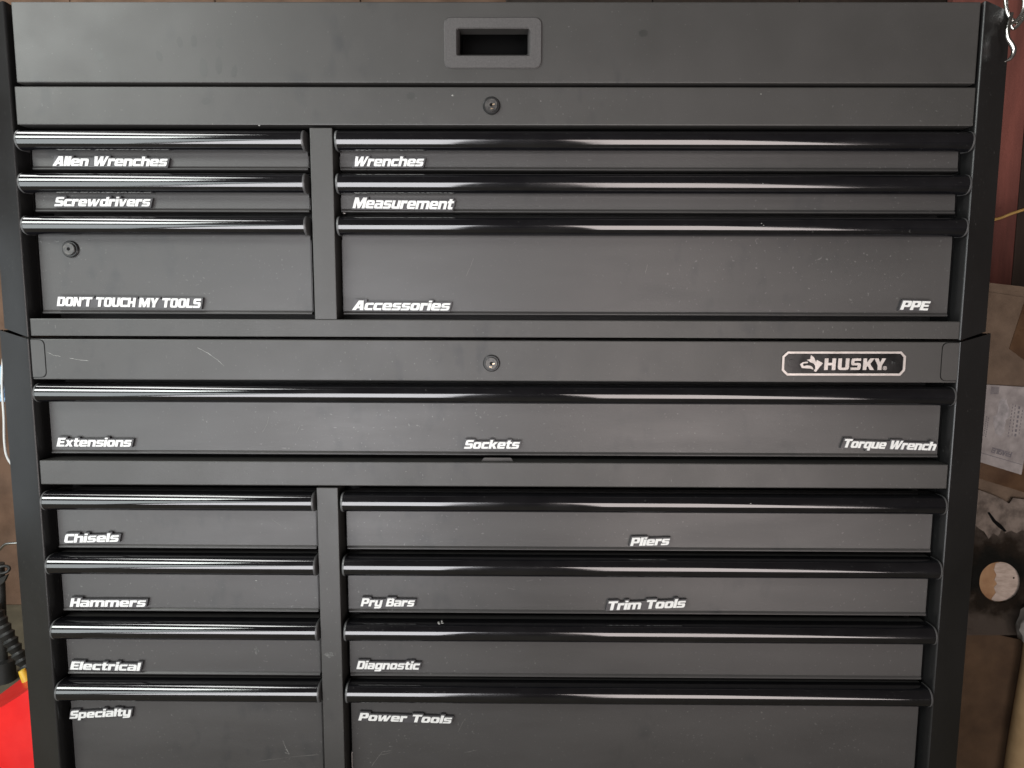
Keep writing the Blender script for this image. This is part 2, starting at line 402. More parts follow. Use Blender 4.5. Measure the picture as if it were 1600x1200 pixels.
# folded corner plates on the top rail: only their seam shows
for s, x in ((-1, 50), (1, 1491)):
    p = px(69 if s < 0 else 1473, 540, .6)
    xe = p[0]; x_in = -624 if s < 0 else 626.5
    a, b = sorted((x_in, xe)); loop = rnd([(a, -94, 8 if s > 0 else 0), (b, -94, 8 if s < 0 else 0), (b, -43.6, 8 if s < 0 else 0), (a, -43.6, 8 if s > 0 else 0)], 5)
    bm = prism(B(), [loop], -.1, .55); obj('corner_plate', bm, steel, topr)
    big = rnd([(a-(0 if s < 0 else .8), -94.8, 8 if s > 0 else 0), (b+(.8 if s < 0 else 0), -94.8, 8 if s < 0 else 0), (b+(.8 if s < 0 else 0), -42.9, 8 if s < 0 else 0), (a-(0 if s < 0 else .8), -42.9, 8 if s > 0 else 0)], 5)
    bm = prism(B(), [big], .2, .58); obj('seam', bm, hole, topr)
D4 = drawer(cab, -618.5, 619.5, -104.5, -204, -623, 625, (-103.6, -128.8))
RXL = (-206, 619.5)
DL = []
for hz, z0 in (((-254.8, -280.8), -340.8), ((-346.6, -373.6), -434.6), ((-442.8, -469.6), -531), ((-535, -562.6), -752)):
    DL.append((drawer(cab, -618, -250.5, hz[0]-1, z0, -624, -245.5, hz), drawer(cab, *RXL, hz[0]-1, z0, -209, 624, hz)))
# catch under the full-width drawer
bm = prism(B(), [[(-16, -210.5), (30, -210.5), (26, -204.8), (-11, -204.8)]], 8, 9.2); obj('drawer_catch', bm, mat('catch_plate', (.014, .012, .010), (.022, .018, .015), (.4, .5), 60), midr)
# bright bare edges of the runners at the left of three right-hand drawers
for d, (x, ya, yb), m in ((DU[2][1], (541.5, 439, 487), silver), (DU[1][1], (537, 305, 334), silver), (DL[3][1], (550.5, 1175, 1199), silver), (DL[2][1], (547.5, 1005, 1035), drawm)):
    a = px(x, ya, 21); b = px(x, yb, 21)
    loop = rnd([(a[0]-1, b[1], 1.5), (a[0]+1.6, b[1]), (a[0]+1.6, a[1]), (a[0]-1, a[1], 1.5)], 3)
    inner_ = rnd([(a[0]-.3, b[1]+1), (a[0]+1.2, b[1]+1), (a[0]+1.2, a[1]-1), (a[0]-.3, a[1]-1)], 3)
    obj('runner_edge', prism(B(), [loop, inner_], 20.6, 22.5), m, d)

# ------------------------------------------------------------------ lettering
S_ = 3.0
def _g():
    o = (9.4, [[(0,0,2.2), (9.4,0,2.2), (9.4,7.6,2.2), (0,7.6,2.2)], [(3.1,1.9,.6), (3.1,5.7,.6), (6.3,5.7,.6), (6.3,1.9,.6)]])
    G = {}
    G['o'] = o
    G['e'] = (9.4, [[(9,0), (0,0,2.2), (0,7.6,2.2), (9.4,7.6,2.2), (9.4,3.0), (3.1,3.0), (3.1,1.8), (9.2,1.8)], [(3.1,4.5), (3.1,5.9,.5), (6.3,5.9,.5), (6.3,4.5)]])
    G['c'] = (8.6, [[(8.4,0), (0,0,2.2), (0,7.6,2.2), (8.6,7.6), (8.6,5.6), (3.1,5.6,.6), (3.1,2,.6), (8.4,2)]])
    G['n'] = (9.4, [[(0,0), (0,7.6), (9.4,7.6,2.2), (9.4,0), (6.3,0), (6.3,5.7,.5), (3.1,5.7), (3.1,0)]])
    G['h'] = (9.4, [[(0,0), (0,10), (3.1,10), (3.1,7.6), (9.4,7.6,2.2), (9.4,0), (6.3,0), (6.3,5.7,.5), (3.1,5.7), (3.1,0)]])
    G['u'] = (9.4, [[(0,7.6), (0,0,2.2), (9.4,0), (9.4,7.6), (6.3,7.6), (6.3,1.9), (3.1,1.9,.5), (3.1,7.6)]])
    G['m'] = (14.8, [[(0,0), (0,7.6), (14.8,7.6,2.2), (14.8,0), (11.8,0), (11.8,5.7,.4), (8.9,5.7), (8.9,0), (5.9,0), (5.9,5.7), (3,5.7), (3,0)]])
    G['l'] = (3.1, [[(0,0), (0,10), (3.1,10), (3.1,0)]])
    G['i'] = (3.1, [[(0,0), (0,7.5), (3.1,7.5), (3.1,0)], None, [(0,8.6), (0,10.2), (3.1,10.2), (3.1,8.6)]])
    G['r'] = (7.0, [[(0,0), (0,7.6), (7,7.6), (7,5.2), (3.1,5.2), (3.1,0)]])
    G['s'] = (8.8, [[(0,0), (8.8,0,2), (8.8,4.7,1.6), (2.9,4.7), (2.9,5.9), (8.6,5.9), (8.6,7.6), (.2,7.6,2), (.2,3,1.6), (6,3), (6,1.7), (0,1.7)]])
    G['S'] = (9.6, [[(0,0), (9.6,0,2.2), (9.6,6.1,1.8), (3.1,6.1), (3.1,7.9), (9.4,7.9), (9.4,10), (.2,10,2.2), (.2,4,1.8), (6.6,4), (6.6,2.1), (0,2.1)]])
    G['a'] = (9.4, [[(0,0,1.6), (0,4.7,1.6), (6.3,4.7), (6.3,6), (.6,6), (.6,7.6), (9.4,7.6,2.2), (9.4,0)], [(3,1.5), (3,3.2), (6.3,3.2), (6.3,1.5)]])
    G['t'] = (6.6, [[(6.6,0), (1.2,0,1.8), (1.2,5.8), (0,5.8), (0,7.6), (1.2,7.6), (1.2,9.4), (4.3,9.4), (4.3,7.6), (6.6,7.6), (6.6,5.8), (4.3,5.8), (4.3,1.9), (6.6,1.9)]])
    G['g'] = (9.4, [[(9.4,7.6), (0,7.6,2.2), (0,0,2.2), (6.3,0), (6.3,-.8), (.6,-.8), (.6,-2.6), (9.4,-2.6,2.2)], [(3.1,1.9), (3.1,5.7), (6.3,5.7), (6.3,1.9)]])
    G['q'] = (9.4, [[(9.4,7.6), (0,7.6,2.2), (0,0,2.2), (6.3,0), (6.3,-2.6), (9.4,-2.6)], [(3.1,1.9), (3.1,5.7), (6.3,5.7), (6.3,1.9)]])
    G['p'] = (9.4, [[(0,7.6), (9.4,7.6,2.2), (9.4,0,2.2), (3.1,0), (3.1,-2.6), (0,-2.6)], [(3.1,1.9), (3.1,5.7), (6.3,5.7), (6.3,1.9)]])
    G['d'] = (9.4, [[(9.4,10), (6.3,10), (6.3,7.6), (0,7.6,2.2), (0,0,2.2), (9.4,0)], [(3.1,1.9), (3.1,5.7), (6.3,5.7), (6.3,1.9)]])
    G['y'] = (9.4, [[(0,7.6), (0,0,2.2), (6.3,0), (6.3,-.8), (.6,-.8), (.6,-2.6), (9.4,-2.6,2.2), (9.4,7.6), (6.3,7.6), (6.3,1.9), (3.1,1.9,.5), (3.1,7.6)]])
    G['v'] = (8.8, [[(2.4,0), (0,7.6), (3.3,7.6), (4.5,2.7), (6.3,7.6), (8.8,7.6), (5.7,0)]])
    G['w'] = (14.0, [[(1.6,0), (0,7.6), (3.1,7.6), (3.9,2.8), (6.1,7.6), (8.8,7.6), (9.5,2.8), (11.7,7.6), (14,7.6), (10.8,0), (7.4,0), (6.5,4.0), (4.9,0)]])
    G['W'] = (15.6, [[(1.8,0), (0,10), (3.3,10), (4.2,3.4), (6.9,10), (9.8,10), (10.5,3.4), (13.1,10), (15.6,10), (12,0), (8.3,0), (7.3,5.4), (5.4,0)]])
    G['x'] = (9.4, [[(0,0), (3.1,3.9), (.4,7.6), (3.9,7.6), (5.1,5.6), (6.4,7.6), (9.4,7.6), (6.6,3.9), (9.6,0), (6,0), (4.8,2.1), (3.3,0)]])
    G['k'] = (9.4, [[(0,0), (0,10), (3.1,10), (3.1,5.0), (5.6,7.6), (9.4,7.6), (6.2,4.2), (9.6,0), (6.1,0), (3.9,3.0), (3.1,2.4), (3.1,0)]])
    G['A'] = (11.0, [[(-.6,0), (4.2,10), (9,10), (11,0), (7.5,0), (7.2,1.9), (4.2,1.9), (3.3,0)], [(4.9,3.7), (6.9,3.7), (6.5,7.4)]])
    G['M'] = (13.6, [[(0,0), (0,10), (4.2,10), (6.8,4.8), (9.4,10), (13.6,10), (13.6,0), (10.5,0), (10.5,6), (8,0), (5.6,0), (3.1,6), (3.1,0)]])
    G['E'] = (8.8, [[(0,0), (0,10), (8.8,10), (8.8,8), (3.1,8), (3.1,6), (8.2,6), (8.2,4.1), (3.1,4.1), (3.1,2), (8.8,2), (8.8,0)]])
    G['F'] = (8.4, [[(0,0), (0,10), (8.4,10), (8.4,8), (3.1,8), (3.1,6), (7.8,6), (7.8,4.0), (3.1,4.0), (3.1,0)]])
    G['T'] = (10.2, [[(3.4,0), (3.4,8), (0,8), (0,10), (10.2,10), (10.2,8), (6.7,8), (6.7,0)]])
    G['P'] = (9.8, [[(0,0), (0,10), (9.8,10,2.2), (9.8,3.2,2.2), (3.1,3.2), (3.1,0)], [(3.1,5.2), (3.1,8.1), (6.6,8.1,.6), (6.6,5.2,.6)]])
    G['R'] = (9.8, [[(0,0), (0,10), (9.8,10,2.2), (9.8,4,1.6), (9,3.4), (9.9,0), (6.8,0), (6,3.4), (3.1,3.4), (3.1,0)], [(3.1,5.4), (3.1,8.1), (6.6,8.1,.6), (6.6,5.4,.6)]])
    G['B'] = (9.8, [[(0,0), (0,10), (9.5,10,2), (9.5,5.3,.9), (9.9,5,.5), (9.9,0,2.2)], [(3.1,6.0), (3.1,8.2), (6.5,8.2,.4), (6.5,6.0,.4)], [(3.1,1.8), (3.1,4.3), (6.7,4.3,.4), (6.7,1.8,.4)]])
    G['D'] = (9.8, [[(0,0), (0,10), (9.8,10,2.6), (9.8,0,2.6)], [(3.1,1.9), (3.1,8.1), (6.6,8.1,.7), (6.6,1.9,.7)]])
    G['O'] = (9.6, [[(0,0,2.4), (0,10,2.4), (9.6,10,2.4), (9.6,0,2.4)], [(3.1,1.9,.7), (3.1,8.1,.7), (6.5,8.1,.7), (6.5,1.9,.7)]])
    G['C'] = (9.2, [[(9.2,0), (0,0,2.4), (0,10,2.4), (9.2,10), (9.2,7.6), (3.1,7.6,.6), (3.1,2.1,.6), (9.2,2.1)]])
    G['G'] = (9.4, [[(9.4,0), (0,0,2.4), (0,10,2.4), (9.4,10), (9.4,7.8), (3.1,7.8,.6), (3.1,2.1,.6), (6.4,2.1), (6.4,3.8), (5,3.8), (5,5.6), (9.4,5.6)]])
    G['U'] = (9.6, [[(0,10), (0,0,2.4), (9.6,0,2.4), (9.6,10), (6.5,10), (6.5,2,.6), (3.1,2,.6), (3.1,10)]])
    G['H'] = (9.6, [[(0,0), (0,10), (3.1,10), (3.1,6.2), (6.5,6.2), (6.5,10), (9.6,10), (9.6,0), (6.5,0), (6.5,4), (3.1,4), (3.1,0)]])
    G['N'] = (9.8, [[(0,0), (0,10), (3.8,10), (6.8,4.4), (6.8,10), (9.8,10), (9.8,0), (6.2,0), (3,5.8), (3,0)]])
    G['Y'] = (10, [[(3.4,0), (3.4,3.6), (0,10), (3.5,10), (5.1,6.4), (6.7,10), (10,10), (6.7,3.6), (6.7,0)]])
    G['L'] = (8, [[(0,0), (0,10), (3.1,10), (3.1,2.1), (8,2.1), (8,0)]])
    G['I'] = (3.1, [[(0,0), (0,10), (3.1,10), (3.1,0)]])
    G['K'] = (10, [[(0,0), (0,10), (3.2,10), (3.2,6.2), (6,10), (9.8,10), (6.3,5.3), (10.1,0), (6.4,0), (4.2,3.6), (3.2,2.4), (3.2,0)]])
    G["'"] = (2.2, [[(.4,7), (0,10), (2.4,10), (1.8,7)]])
    G['!'] = (3.0, [[(.5,3.2), (0,10), (3,10), (2.5,3.2)], None, [(.2,0), (.2,2.2), (2.8,2.2), (2.8,0)]])
    return G
GL = _g()
def layout(text, gap=.55, space=4.6):
    x = 0; out = []
    for ch in text:
        if ch == ' ': x += space; continue
        out.append((ch, x)); x += GL[ch][0]+gap
    return out, x-gap
def fat(loop, d):
    n = len(loop); A = sum(loop[i-1][0]*loop[i][1]-loop[i][0]*loop[i-1][1] for i in range(n)); sg = 1 if A > 0 else -1; out = []
    for i in range(n):
        p, q, r = Vector(loop[i-1]), Vector(loop[i]), Vector(loop[(i+1) % n])
        u, v = (q-p), (r-q)
        if u.length < 1e-6 or v.length < 1e-6: out.append(tuple(q)); continue
        u.normalize(); v.normalize(); n1 = Vector((u.y, -u.x))*sg; n2 = Vector((v.y, -v.x))*sg
        m = (n1+n2); L = m.length
        if L < .3: out.append(tuple(q+n1*d)); continue
        m.normalize(); out.append(tuple(q+m*(d/max(.45, m.dot(n1)))))
    return out
def word(bm, text, sx, sz, shear, y0, y1, T, gap=.55, space=4.6, mi=0, fatness=.11):
    """T maps local mm (x,y,z)->world"""
    out, W = layout(text, gap, space)
    for ch, x in out:
        grp = [[]]
        for c in GL[ch][1]:
            if c is None: grp.append([]); continue
            grp[-1].append([((p[0]+x)*sx+p[1]*sz*shear, p[1]*sz) for p in fat(rnd(c, 3), -fatness if grp[-1] else fatness)])
        for g in grp: prism(bm, g, y0, y1, mi, T)
    return W
ASC = {'h': (0, 3.1), 'k': (0, 3.1), 'd': (6.3, 9.4), 't': (1.2, 4.3), 'l': (0, 3.1), 'i': (0, 3.1)}
DESC = {'g': (.6, 9.4), 'y': (.6, 9.4), 'q': (6.3, 9.4), 'p': (0, 3.1)}
def skyline(text, sx, sz, shear, m, gap=.55, space=4.6):
    """outline of the backing that follows the letters with margin m (mm)"""
    out, W = layout(text, gap, space)
    tops, bots = [], []
    for ch, x in out:
        wd = GL[ch][0]; up_ = ch.isupper() or ch in "'!"
        if up_: tops.append((x, x+wd, 10))
        else:
            tops.append((x, x+wd, 7.6))
            if ch in ASC: tops.append((x+ASC[ch][0], x+ASC[ch][1], 9.4 if ch == 't' else 10))
        if ch in DESC: bots.append((x+DESC[ch][0], x+DESC[ch][1], -2.6))
    x0, x1 = -m, W*sx+m
    T_ = [(a*sx-m, b*sx+m, t*sz+m) for a, b, t in tops]; B_ = [(a*sx-m, b*sx+m, t*sz-m) for a, b, t in bots]
    base_top = 7.6*sz+m; base_bot = -m
    def prof(L, base, fn):
        xs = sorted({x0, x1} | {v for l in L for v in l[:2] if x0 < v < x1}); pts = []
        for a, b in zip(xs, xs[1:]):
            mid = (a+b)/2; v = base
            for l in L:
                if l[0] <= mid <= l[1]: v = fn(v, l[2])
            if pts and abs(pts[-1][1]-v) < 1e-6: pts[-1] = (b, v)
            else: pts += [(a, v), (b, v)]
        return pts
    tp = prof(T_, base_top, max); bp = prof(B_, base_bot, min)
    loop = [(x, z, .9) for x, z in bp]+[(x, z, .9) for x, z in reversed(tp)]
    return [(x+z*shear, z) for x, z in rnd(loop, 3)]
TAGS = [
 ("Allen Wrenches", (83, 258.8), (262.5, 259.6), 12.2, 'white Allen Wrenches tag on the topmost left drawer'),
 ("Screwdrivers", (85, 322), (236, 322.2), 12.0, 'white Screwdrivers tag on the second left drawer'),
 ("DON'T TOUCH MY TOOLS", (89, 478), (315, 481), 12.2, "white DON'T TOUCH MY TOOLS tag on the drawer with a round lock"),
 ("Wrenches", (552, 259.6), (663, 259.6), 12.4, 'short white Wrenches tag on the topmost right drawer'),
 ("Measurement", (551, 325), (709.5, 327), 13.8, 'tall white Measurement tag on the second right drawer'),
 ("Accessories", (551, 484.2), (704, 485), 12.6, 'white Accessories tag on the deep right drawer of the upper chest'),
 ("PPE", (1407, 483.7), (1453, 485), 12.0, 'small white PPE tag at the right end of the Accessories drawer'),
 ("Extensions", (88.5, 697.5), (206.5, 697.8), 12.0, 'white Extensions tag at the left end of the full-width drawer'),
 ("Sockets", (725, 701), (812.5, 701), 12.0, 'white Sockets tag in the middle of the full-width drawer'),
 ("Torque Wrench", (1316.5, 699), (1464, 704), 11.8, 'slanting white Torque Wrench tag at the right end of the full-width drawer'),
 ("Chisels", (100, 848), (187, 846.3), 12.3, 'white Chisels tag on the drawer above the Hammers drawer'),
 ("Hammers", (109, 948), (229, 948), 12.3, 'white Hammers tag between the Chisels and Electrical drawers'),
 ("Electrical", (109.5, 1046), (221, 1048.3), 12.0, 'white Electrical tag on the drawer below the Hammers drawer'),
 ("Specialty", (109, 1123), (206, 1118), 11.6, 'tilted white Specialty tag stuck under the lowest left pull'),
 ("Pliers", (985, 853), (1047, 851.4), 11.6, 'small white Pliers tag above the Trim Tools tag'),
 ("Pry Bars", (563.5, 947.2), (648.5, 947.6), 11.6, 'white Pry Bars tag left of the Trim Tools tag'),
 ("Trim Tools", (948.5, 953.5), (1072, 949), 12.6, 'rising white Trim Tools tag in the middle of the right drawer'),
 ("Diagnostic", (557, 1045.3), (656.5, 1046.3), 12.0, 'white Diagnostic tag on the drawer below the Pry Bars tag'),
 ("Power Tools", (560, 1125.5), (706.5, 1130.5), 11.4, 'drooping white Power Tools tag on the big bottom right drawer'),
]
for text, p0, p1, cap, lab in TAGS:
    a = at(*p0, 14); b = at(*p1, 14); dx, dz = (b.x-a.x)*1000, (b.z-a.z)*1000
    ang = math.atan2(dz, dx); L = math.hypot(dx, dz)
    sz = cap/10; shear = .27 if text != "DON'T TOUCH MY TOOLS" else .18
    gap = .75; spc = 5.2 if text[0] != 'D' or text == 'Diagnostic' else 4.4
    out, W = layout(text, gap, spc)
    last = 10 if text[-1].isupper() or text[-1] in 'hl' else 7.6
    sx = (L-last*sz*shear)/W
    r_ = root('name_tag', lab, 'name tag', (a.x, .02, a.z), 'raised white lettering tags on the drawers')
    T = lambda x, y, z: (x*MM, y*MM, z*MM)
    for nm, bm, m in (('backing', prism(B(), [skyline(text, sx, sz, shear, 1.7, gap, spc)], -4.8, -.05), black_tag), ('lettering', None, white)):
        if bm is None: bm = B(); word(bm, text, sx, sz, shear, -6.0, -4.75, T, gap, spc)
        bmesh.ops.recalc_face_normals(bm, faces=bm.faces[:])
        me = bpy.data.meshes.new(nm); bm.to_mesh(me); bm.free(); me.materials.append(m)
        o = bpy.data.objects.new(nm, me); COL.objects.link(o); o.parent = r_
    r_.rotation_euler = (0, -ang, 0)

# ------------------------------------------------------------------ badge
def cq(x, y): return px(1200+x/6.667, 530+y/6.667, -1)
def loopq(pts): return [cq(*p) for p in pts]
edge = loopq([(205, 128), (1388, 128), (1436, 180), (1425, 325), (1375, 380), (195, 378), (142, 325), (148, 180)])
ein = loopq([(213, 150), (1378, 150), (1412, 188), (1402, 318), (1366, 357), (203, 356), (166, 318), (170, 188)])
badge = obj('badge', prism(B(), [edge], -.9, .55), badgeb, cab)
obj('badge_rim', prism(B(), [edge, ein], -1.6, -.85), silver, badge)
emb = B()
prism(emb, [loopq([(332, 262), (362, 240), (398, 234), (418, 236), (410, 250), (372, 252), (360, 264), (372, 280), (400, 272), (440, 276), (462, 290), (473, 316), (440, 306), (395, 303), (352, 300)])], -1.5, -.85)
prism(emb, [loopq([(404, 215), (440, 207), (447, 165), (478, 190), (492, 222), (500, 238), (508, 214), (571, 250), (530, 296), (497, 341), (476, 330), (492, 305), (490, 275), (474, 252), (440, 240), (425, 228)])], -1.5, -.85)
obj('badge_emblem', emb, silver, badge)
bl = B()
for ch, xa, xb in (('H', 582, 706), ('U', 724, 846), ('S', 858, 968), ('K', 985, 1108), ('Y', 1098, 1226)):
    a = cq(xa, 320); b = cq(xb, 200); gw = GL[ch][0]
    grp = [[(a[0]+(p[0]/gw)*(b[0]-a[0])+.04*p[1], a[1]+p[1]/10*(b[1]-a[1])) for p in rnd(c, 3)] for c in GL[ch][1]]
    prism(bl, grp, -1.5 - (.03 if ch == 'Y' else 0), -.85)
c = cq(1217, 301)
prism(bl, [[(c[0]+2.7*math.cos(t*math.pi/12), c[1]+2.7*math.sin(t*math.pi/12)) for t in range(24)], [(c[0]+2.05*math.cos(t*math.pi/12), c[1]+2.05*math.sin(t*math.pi/12)) for t in range(24)]], -1.3, -.85)
prism(bl, [[(c[0]-1+(p[0]/9.8)*2, c[1]-1.3+p[1]*.26) for p in rnd(q, 2)] for q in GL['R'][1]], -1.3, -.85)
obj('badge_lettering', bl, silver, badge)
for xx in (245, 1330):
    c = cq(xx, 250); bm = B(); disc(bm, c[0], c[1], 5.2, -1.35, -.88, 24, .35); disc(bm, c[0], c[1], 2.0, -1.55, -1.3, 12, .2); obj('badge_rivet', bm, badgeb, badge, smooth=30)

# ------------------------------------------------------------------ wear: scratches and chips
def scratch(parent, pts, wd, plane, m=scr):
    obj('scratch', ribbon(B(), [px(x, y, plane) for x, y in pts], wd, plane), m, parent)
scr2 = mat('faint_scratch', (.07, .068, .063), (.11, .108, .10), (.5, .6), 900)
scratch(topr, [(74, 550), (84, 555), (95, 557)], .8, .6); scratch(topr, [(108, 559), (122, 562), (139, 564)], .8, .6)
scratch(topr, [(308, 543), (325, 552), (340, 562), (350, 572)], .8, .6)
scratch(DL[3][0], [(442, 1157), (446, 1168), (452, 1177)], .9, 20); scratch(DL[3][0], [(445, 1176), (453, 1178)], .7, 20)
scratch(DL[3][0], [(400, 1190), (450, 1183), (499, 1179)], .8, 20, scr2)
scratch(DL[3][0], [(430, 768+330), (440, 1102)], .6, 20, scr2)
scratch(DL[3][1], [(580, 1198), (590, 1184), (598, 1174), (612, 1173)], .9, 20, scr2); scratch(DL[3][1], [(590, 1180), (612, 1176)], .8, 20, scr2)
scratch(DL[3][1], [(716, 1144), (722, 1130), (728, 1121)], .6, 20, scr2); scratch(DL[3][1], [(725, 1176), (745, 1172)], .8, 20, scr2)
scratch(DL[1][1], [(792, 918), (800, 920), (806, 921)], .8, 20, scr2); scratch(DL[1][1], [(822, 908), (834, 906)], .7, 20, scr2)
scratch(DL[0][0], [(424, 811), (432, 816), (439, 821)], .6, 20, scr2)
scratch(D4, [(462, 677), (466, 671), (468, 665)], .8, 20, scr2); scratch(D4, [(410, 676), (418, 662), (420, 650)], .6, 20, scr2)
scratch(DU[2][1], [(728, 432), (736, 414), (740, 403)], .6, 20, scr2); scratch(DU[2][1], [(1008, 428), (1012, 412)], .7, 20, scr2)
for par, x, y, pl, s in ((topr, 1179, 536, .6, 1.2), (cab, 1190, 349, -6.6, 1.0), (cab, 1193, 352, -6.6, 1.0), (chest, 332, 194, .8, 1.0), (chest, 405, 196, .8, 1.7), (chest, 707, 149, .8, 2.0), (chest, 1189, 147, .8, 1.3), (chest, 845, 158, .8, .9), (chest, 1192, 287, -6.6, 1.0), (cab, 844, 906, 20, 1.0), (cab, 323, 659, 20, 1.0), (cab, 400, 907, 20, 1.6), (cab, 1173, 787, -6.4, 1.2)):
    q = px(x, y, pl); bm = B(); nn = 6; th = random.uniform(0, 3)
    loop = [(q[0]+s*math.cos(th+k*2*math.pi/nn)*random.uniform(.5, 1.1), q[1]+.55*s*math.sin(th+k*2*math.pi/nn)*random.uniform(.5, 1.1)) for k in range(nn)]
    obj('paint_chip', prism(bm, [loop], pl-.18, pl+.3), scr, par)
# chipped pull on the third right drawer of the cabinet
q = px(689, 972, -3)
bm = B()
for k in range(5):
    a = random.uniform(0, 6); cx_, cz_ = q[0]+random.uniform(-4, 4), q[1]+random.uniform(-2, 2)
    prism(bm, [[(cx_+random.uniform(.6, 2.2)*math.cos(t), cz_+random.uniform(.4, 1.3)*math.sin(t)) for t in [j*math.pi/3 for j in range(6)]]], -5-k*.02, -2)
obj('paint_chip', bm, scr, cab)
fing = mat('finger_smudged_coat', (.025, .025, .023), (.029, .029, .027), (.40, .46), 30)
for x, y, a, b_, th in ((281, 66, 5, 9, .1), (303, 64, 5, 10, 0), (343, 68, 6, 9, -.1), (249, 88, 5, 9, .3), (318, 106, 7, 15, .05), (342, 102, 6, 15, -.05), (366, 112, 5, 10, -.2), (156, 88, 7, 8, .3), (322, 158, 8, 6, .2), (1005, 52, 8, 6, 0), (642, 150, 7, 6, .2)):
    q = px(x, y, 0 if y < 131 else .8); loop = []
    for k in range(26):
        t = k*2*math.pi/26; rr = random.uniform(.86, 1.06); X_, Z_ = a*.8*math.cos(t)*rr, b_*.8*math.sin(t)*rr
        loop.append((q[0]+X_*math.cos(th)-Z_*math.sin(th), q[1]+X_*math.sin(th)+Z_*math.cos(th)))
    pl = 0 if y < 131 else .8
    obj('finger_smudge', prism(B(), [loop], pl-.06, pl+.3), fing, chest if y > 131 else lid)
# dusty scuffs
dust = mat('dusty_scuff', (.045, .046, .044), (.12, .12, .115), (.7, .8), 260)
for par, x, y, pl, rx, rz in ((cpost, 515, 1023, .6, 8, 5), (DL[2][0], 401, 1016, 20, 4, 7)):
    q = px(x, y, pl); bm = B(); nn = 22
    loop = [(q[0]+rx*math.cos(k*2*math.pi/nn)*random.uniform(.55, 1.05), q[1]+rz*math.sin(k*2*math.pi/nn)*random.uniform(.55, 1.05)) for k in range(nn)]
    obj('scuff', prism(bm, [loop], pl-.12, pl+.2), dust, par)

# ------------------------------------------------------------------ the place behind
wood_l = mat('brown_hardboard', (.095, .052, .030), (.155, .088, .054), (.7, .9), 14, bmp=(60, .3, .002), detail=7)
floorm = mat('dusty_concrete', (.12, .105, .07), (.18, .155, .105), (.8, .9), 12, bmp=(80, .3, .002), detail=7)
woodred = mat('faded_red_board', (.085, .024, .017), (.175, .052, .038), (.7, .9), 9, bmp=(120, .35, .0015), detail=8, sc=(3, 3, .35))
wooddark = mat('dark_and_shaded_board', (.018, .010, .006), (.032, .019, .012), (.7, .9), 12, detail=6, sc=(3, 3, .4))
cardb = mat('worn_cardboard', (.085, .056, .036), (.135, .093, .062), (.8, .9), 26, bmp=(180, .3, .001), detail=8)
tapem = mat('brown_packing_tape', (.055, .028, .014), (.09, .05, .026), (.25, .4), 30)
paper = mat('grubby_label_paper', (.20, .18, .175), (.31, .285, .275), (.7, .8), 45, detail=8, bmp=(90, .3, .001))
ink = mat('grey_ink', (.10, .09, .10), (.16, .15, .16), (.7, .8), 300)
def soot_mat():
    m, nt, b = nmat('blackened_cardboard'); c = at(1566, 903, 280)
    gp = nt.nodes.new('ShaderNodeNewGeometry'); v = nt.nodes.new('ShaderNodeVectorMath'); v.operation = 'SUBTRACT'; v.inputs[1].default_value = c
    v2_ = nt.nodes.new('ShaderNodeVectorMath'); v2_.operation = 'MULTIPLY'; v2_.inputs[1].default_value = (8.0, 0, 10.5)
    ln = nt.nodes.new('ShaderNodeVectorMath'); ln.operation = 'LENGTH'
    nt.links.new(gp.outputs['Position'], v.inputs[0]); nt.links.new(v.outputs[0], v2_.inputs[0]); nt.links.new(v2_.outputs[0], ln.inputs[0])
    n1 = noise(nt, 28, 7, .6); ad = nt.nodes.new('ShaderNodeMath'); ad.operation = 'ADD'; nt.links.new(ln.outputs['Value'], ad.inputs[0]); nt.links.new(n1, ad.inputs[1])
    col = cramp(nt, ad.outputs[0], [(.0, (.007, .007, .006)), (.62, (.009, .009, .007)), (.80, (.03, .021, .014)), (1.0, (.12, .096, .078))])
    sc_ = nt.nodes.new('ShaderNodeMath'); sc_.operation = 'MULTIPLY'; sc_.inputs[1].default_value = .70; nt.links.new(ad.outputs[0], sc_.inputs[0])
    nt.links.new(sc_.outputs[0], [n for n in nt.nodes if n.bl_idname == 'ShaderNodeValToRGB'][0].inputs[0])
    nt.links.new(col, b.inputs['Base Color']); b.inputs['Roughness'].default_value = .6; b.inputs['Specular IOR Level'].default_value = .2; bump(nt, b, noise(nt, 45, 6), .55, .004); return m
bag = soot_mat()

bm = box(B(), -3000, 3000, -5200, 2500, -950, -898); fl = obj('floor', bm, floorm); fl['kind'] = 'structure'
wl = root('wall', 'brown board wall behind the tool chest', 'wall', (0, 1.06, -.898)); wl['kind'] = 'structure'; del wl['category']
x = -2000
k = 0
while x < 2000:
    wdt = 398
    mm_ = wood_l if x+wdt < 400 else wooddark  # same wall; shade on its right part is put into the darker brown
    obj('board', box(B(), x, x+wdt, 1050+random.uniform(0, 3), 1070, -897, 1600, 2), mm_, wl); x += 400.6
# red board on the right
a = at(1592, 300, 600)
rb = obj('red_board', box(B(), a.x*1000-170, a.x*1000, 600, 622, -897, 1500, 1.5), woodred); tag(rb, 'faded red upright board behind the right side of the chest', 'board')
a = at(1590, 420, 640)
db = obj('dark_board', box(B(), a.x*1000-10, a.x*1000+300, 640, 665, -897, 1500, 1.5), wooddark); tag(db, 'dark brown upright board right of the faded red board', 'board')
# yellow cord
P = [at(1540, 346, 560), at(1562, 341, 560), at(1580, 334, 555), at(1604, 326, 550), at(1680, 300, 540), at(1800, 230, 540)]
tag(obj('cord', tube(B(), P, .0030, 10, 6), mat('yellow_rubber_cord', (.36, .22, .06), (.46, .29, .09), (.5, .6), 50), smooth=60), 'thin yellow cord crossing the faded red board', 'cord')
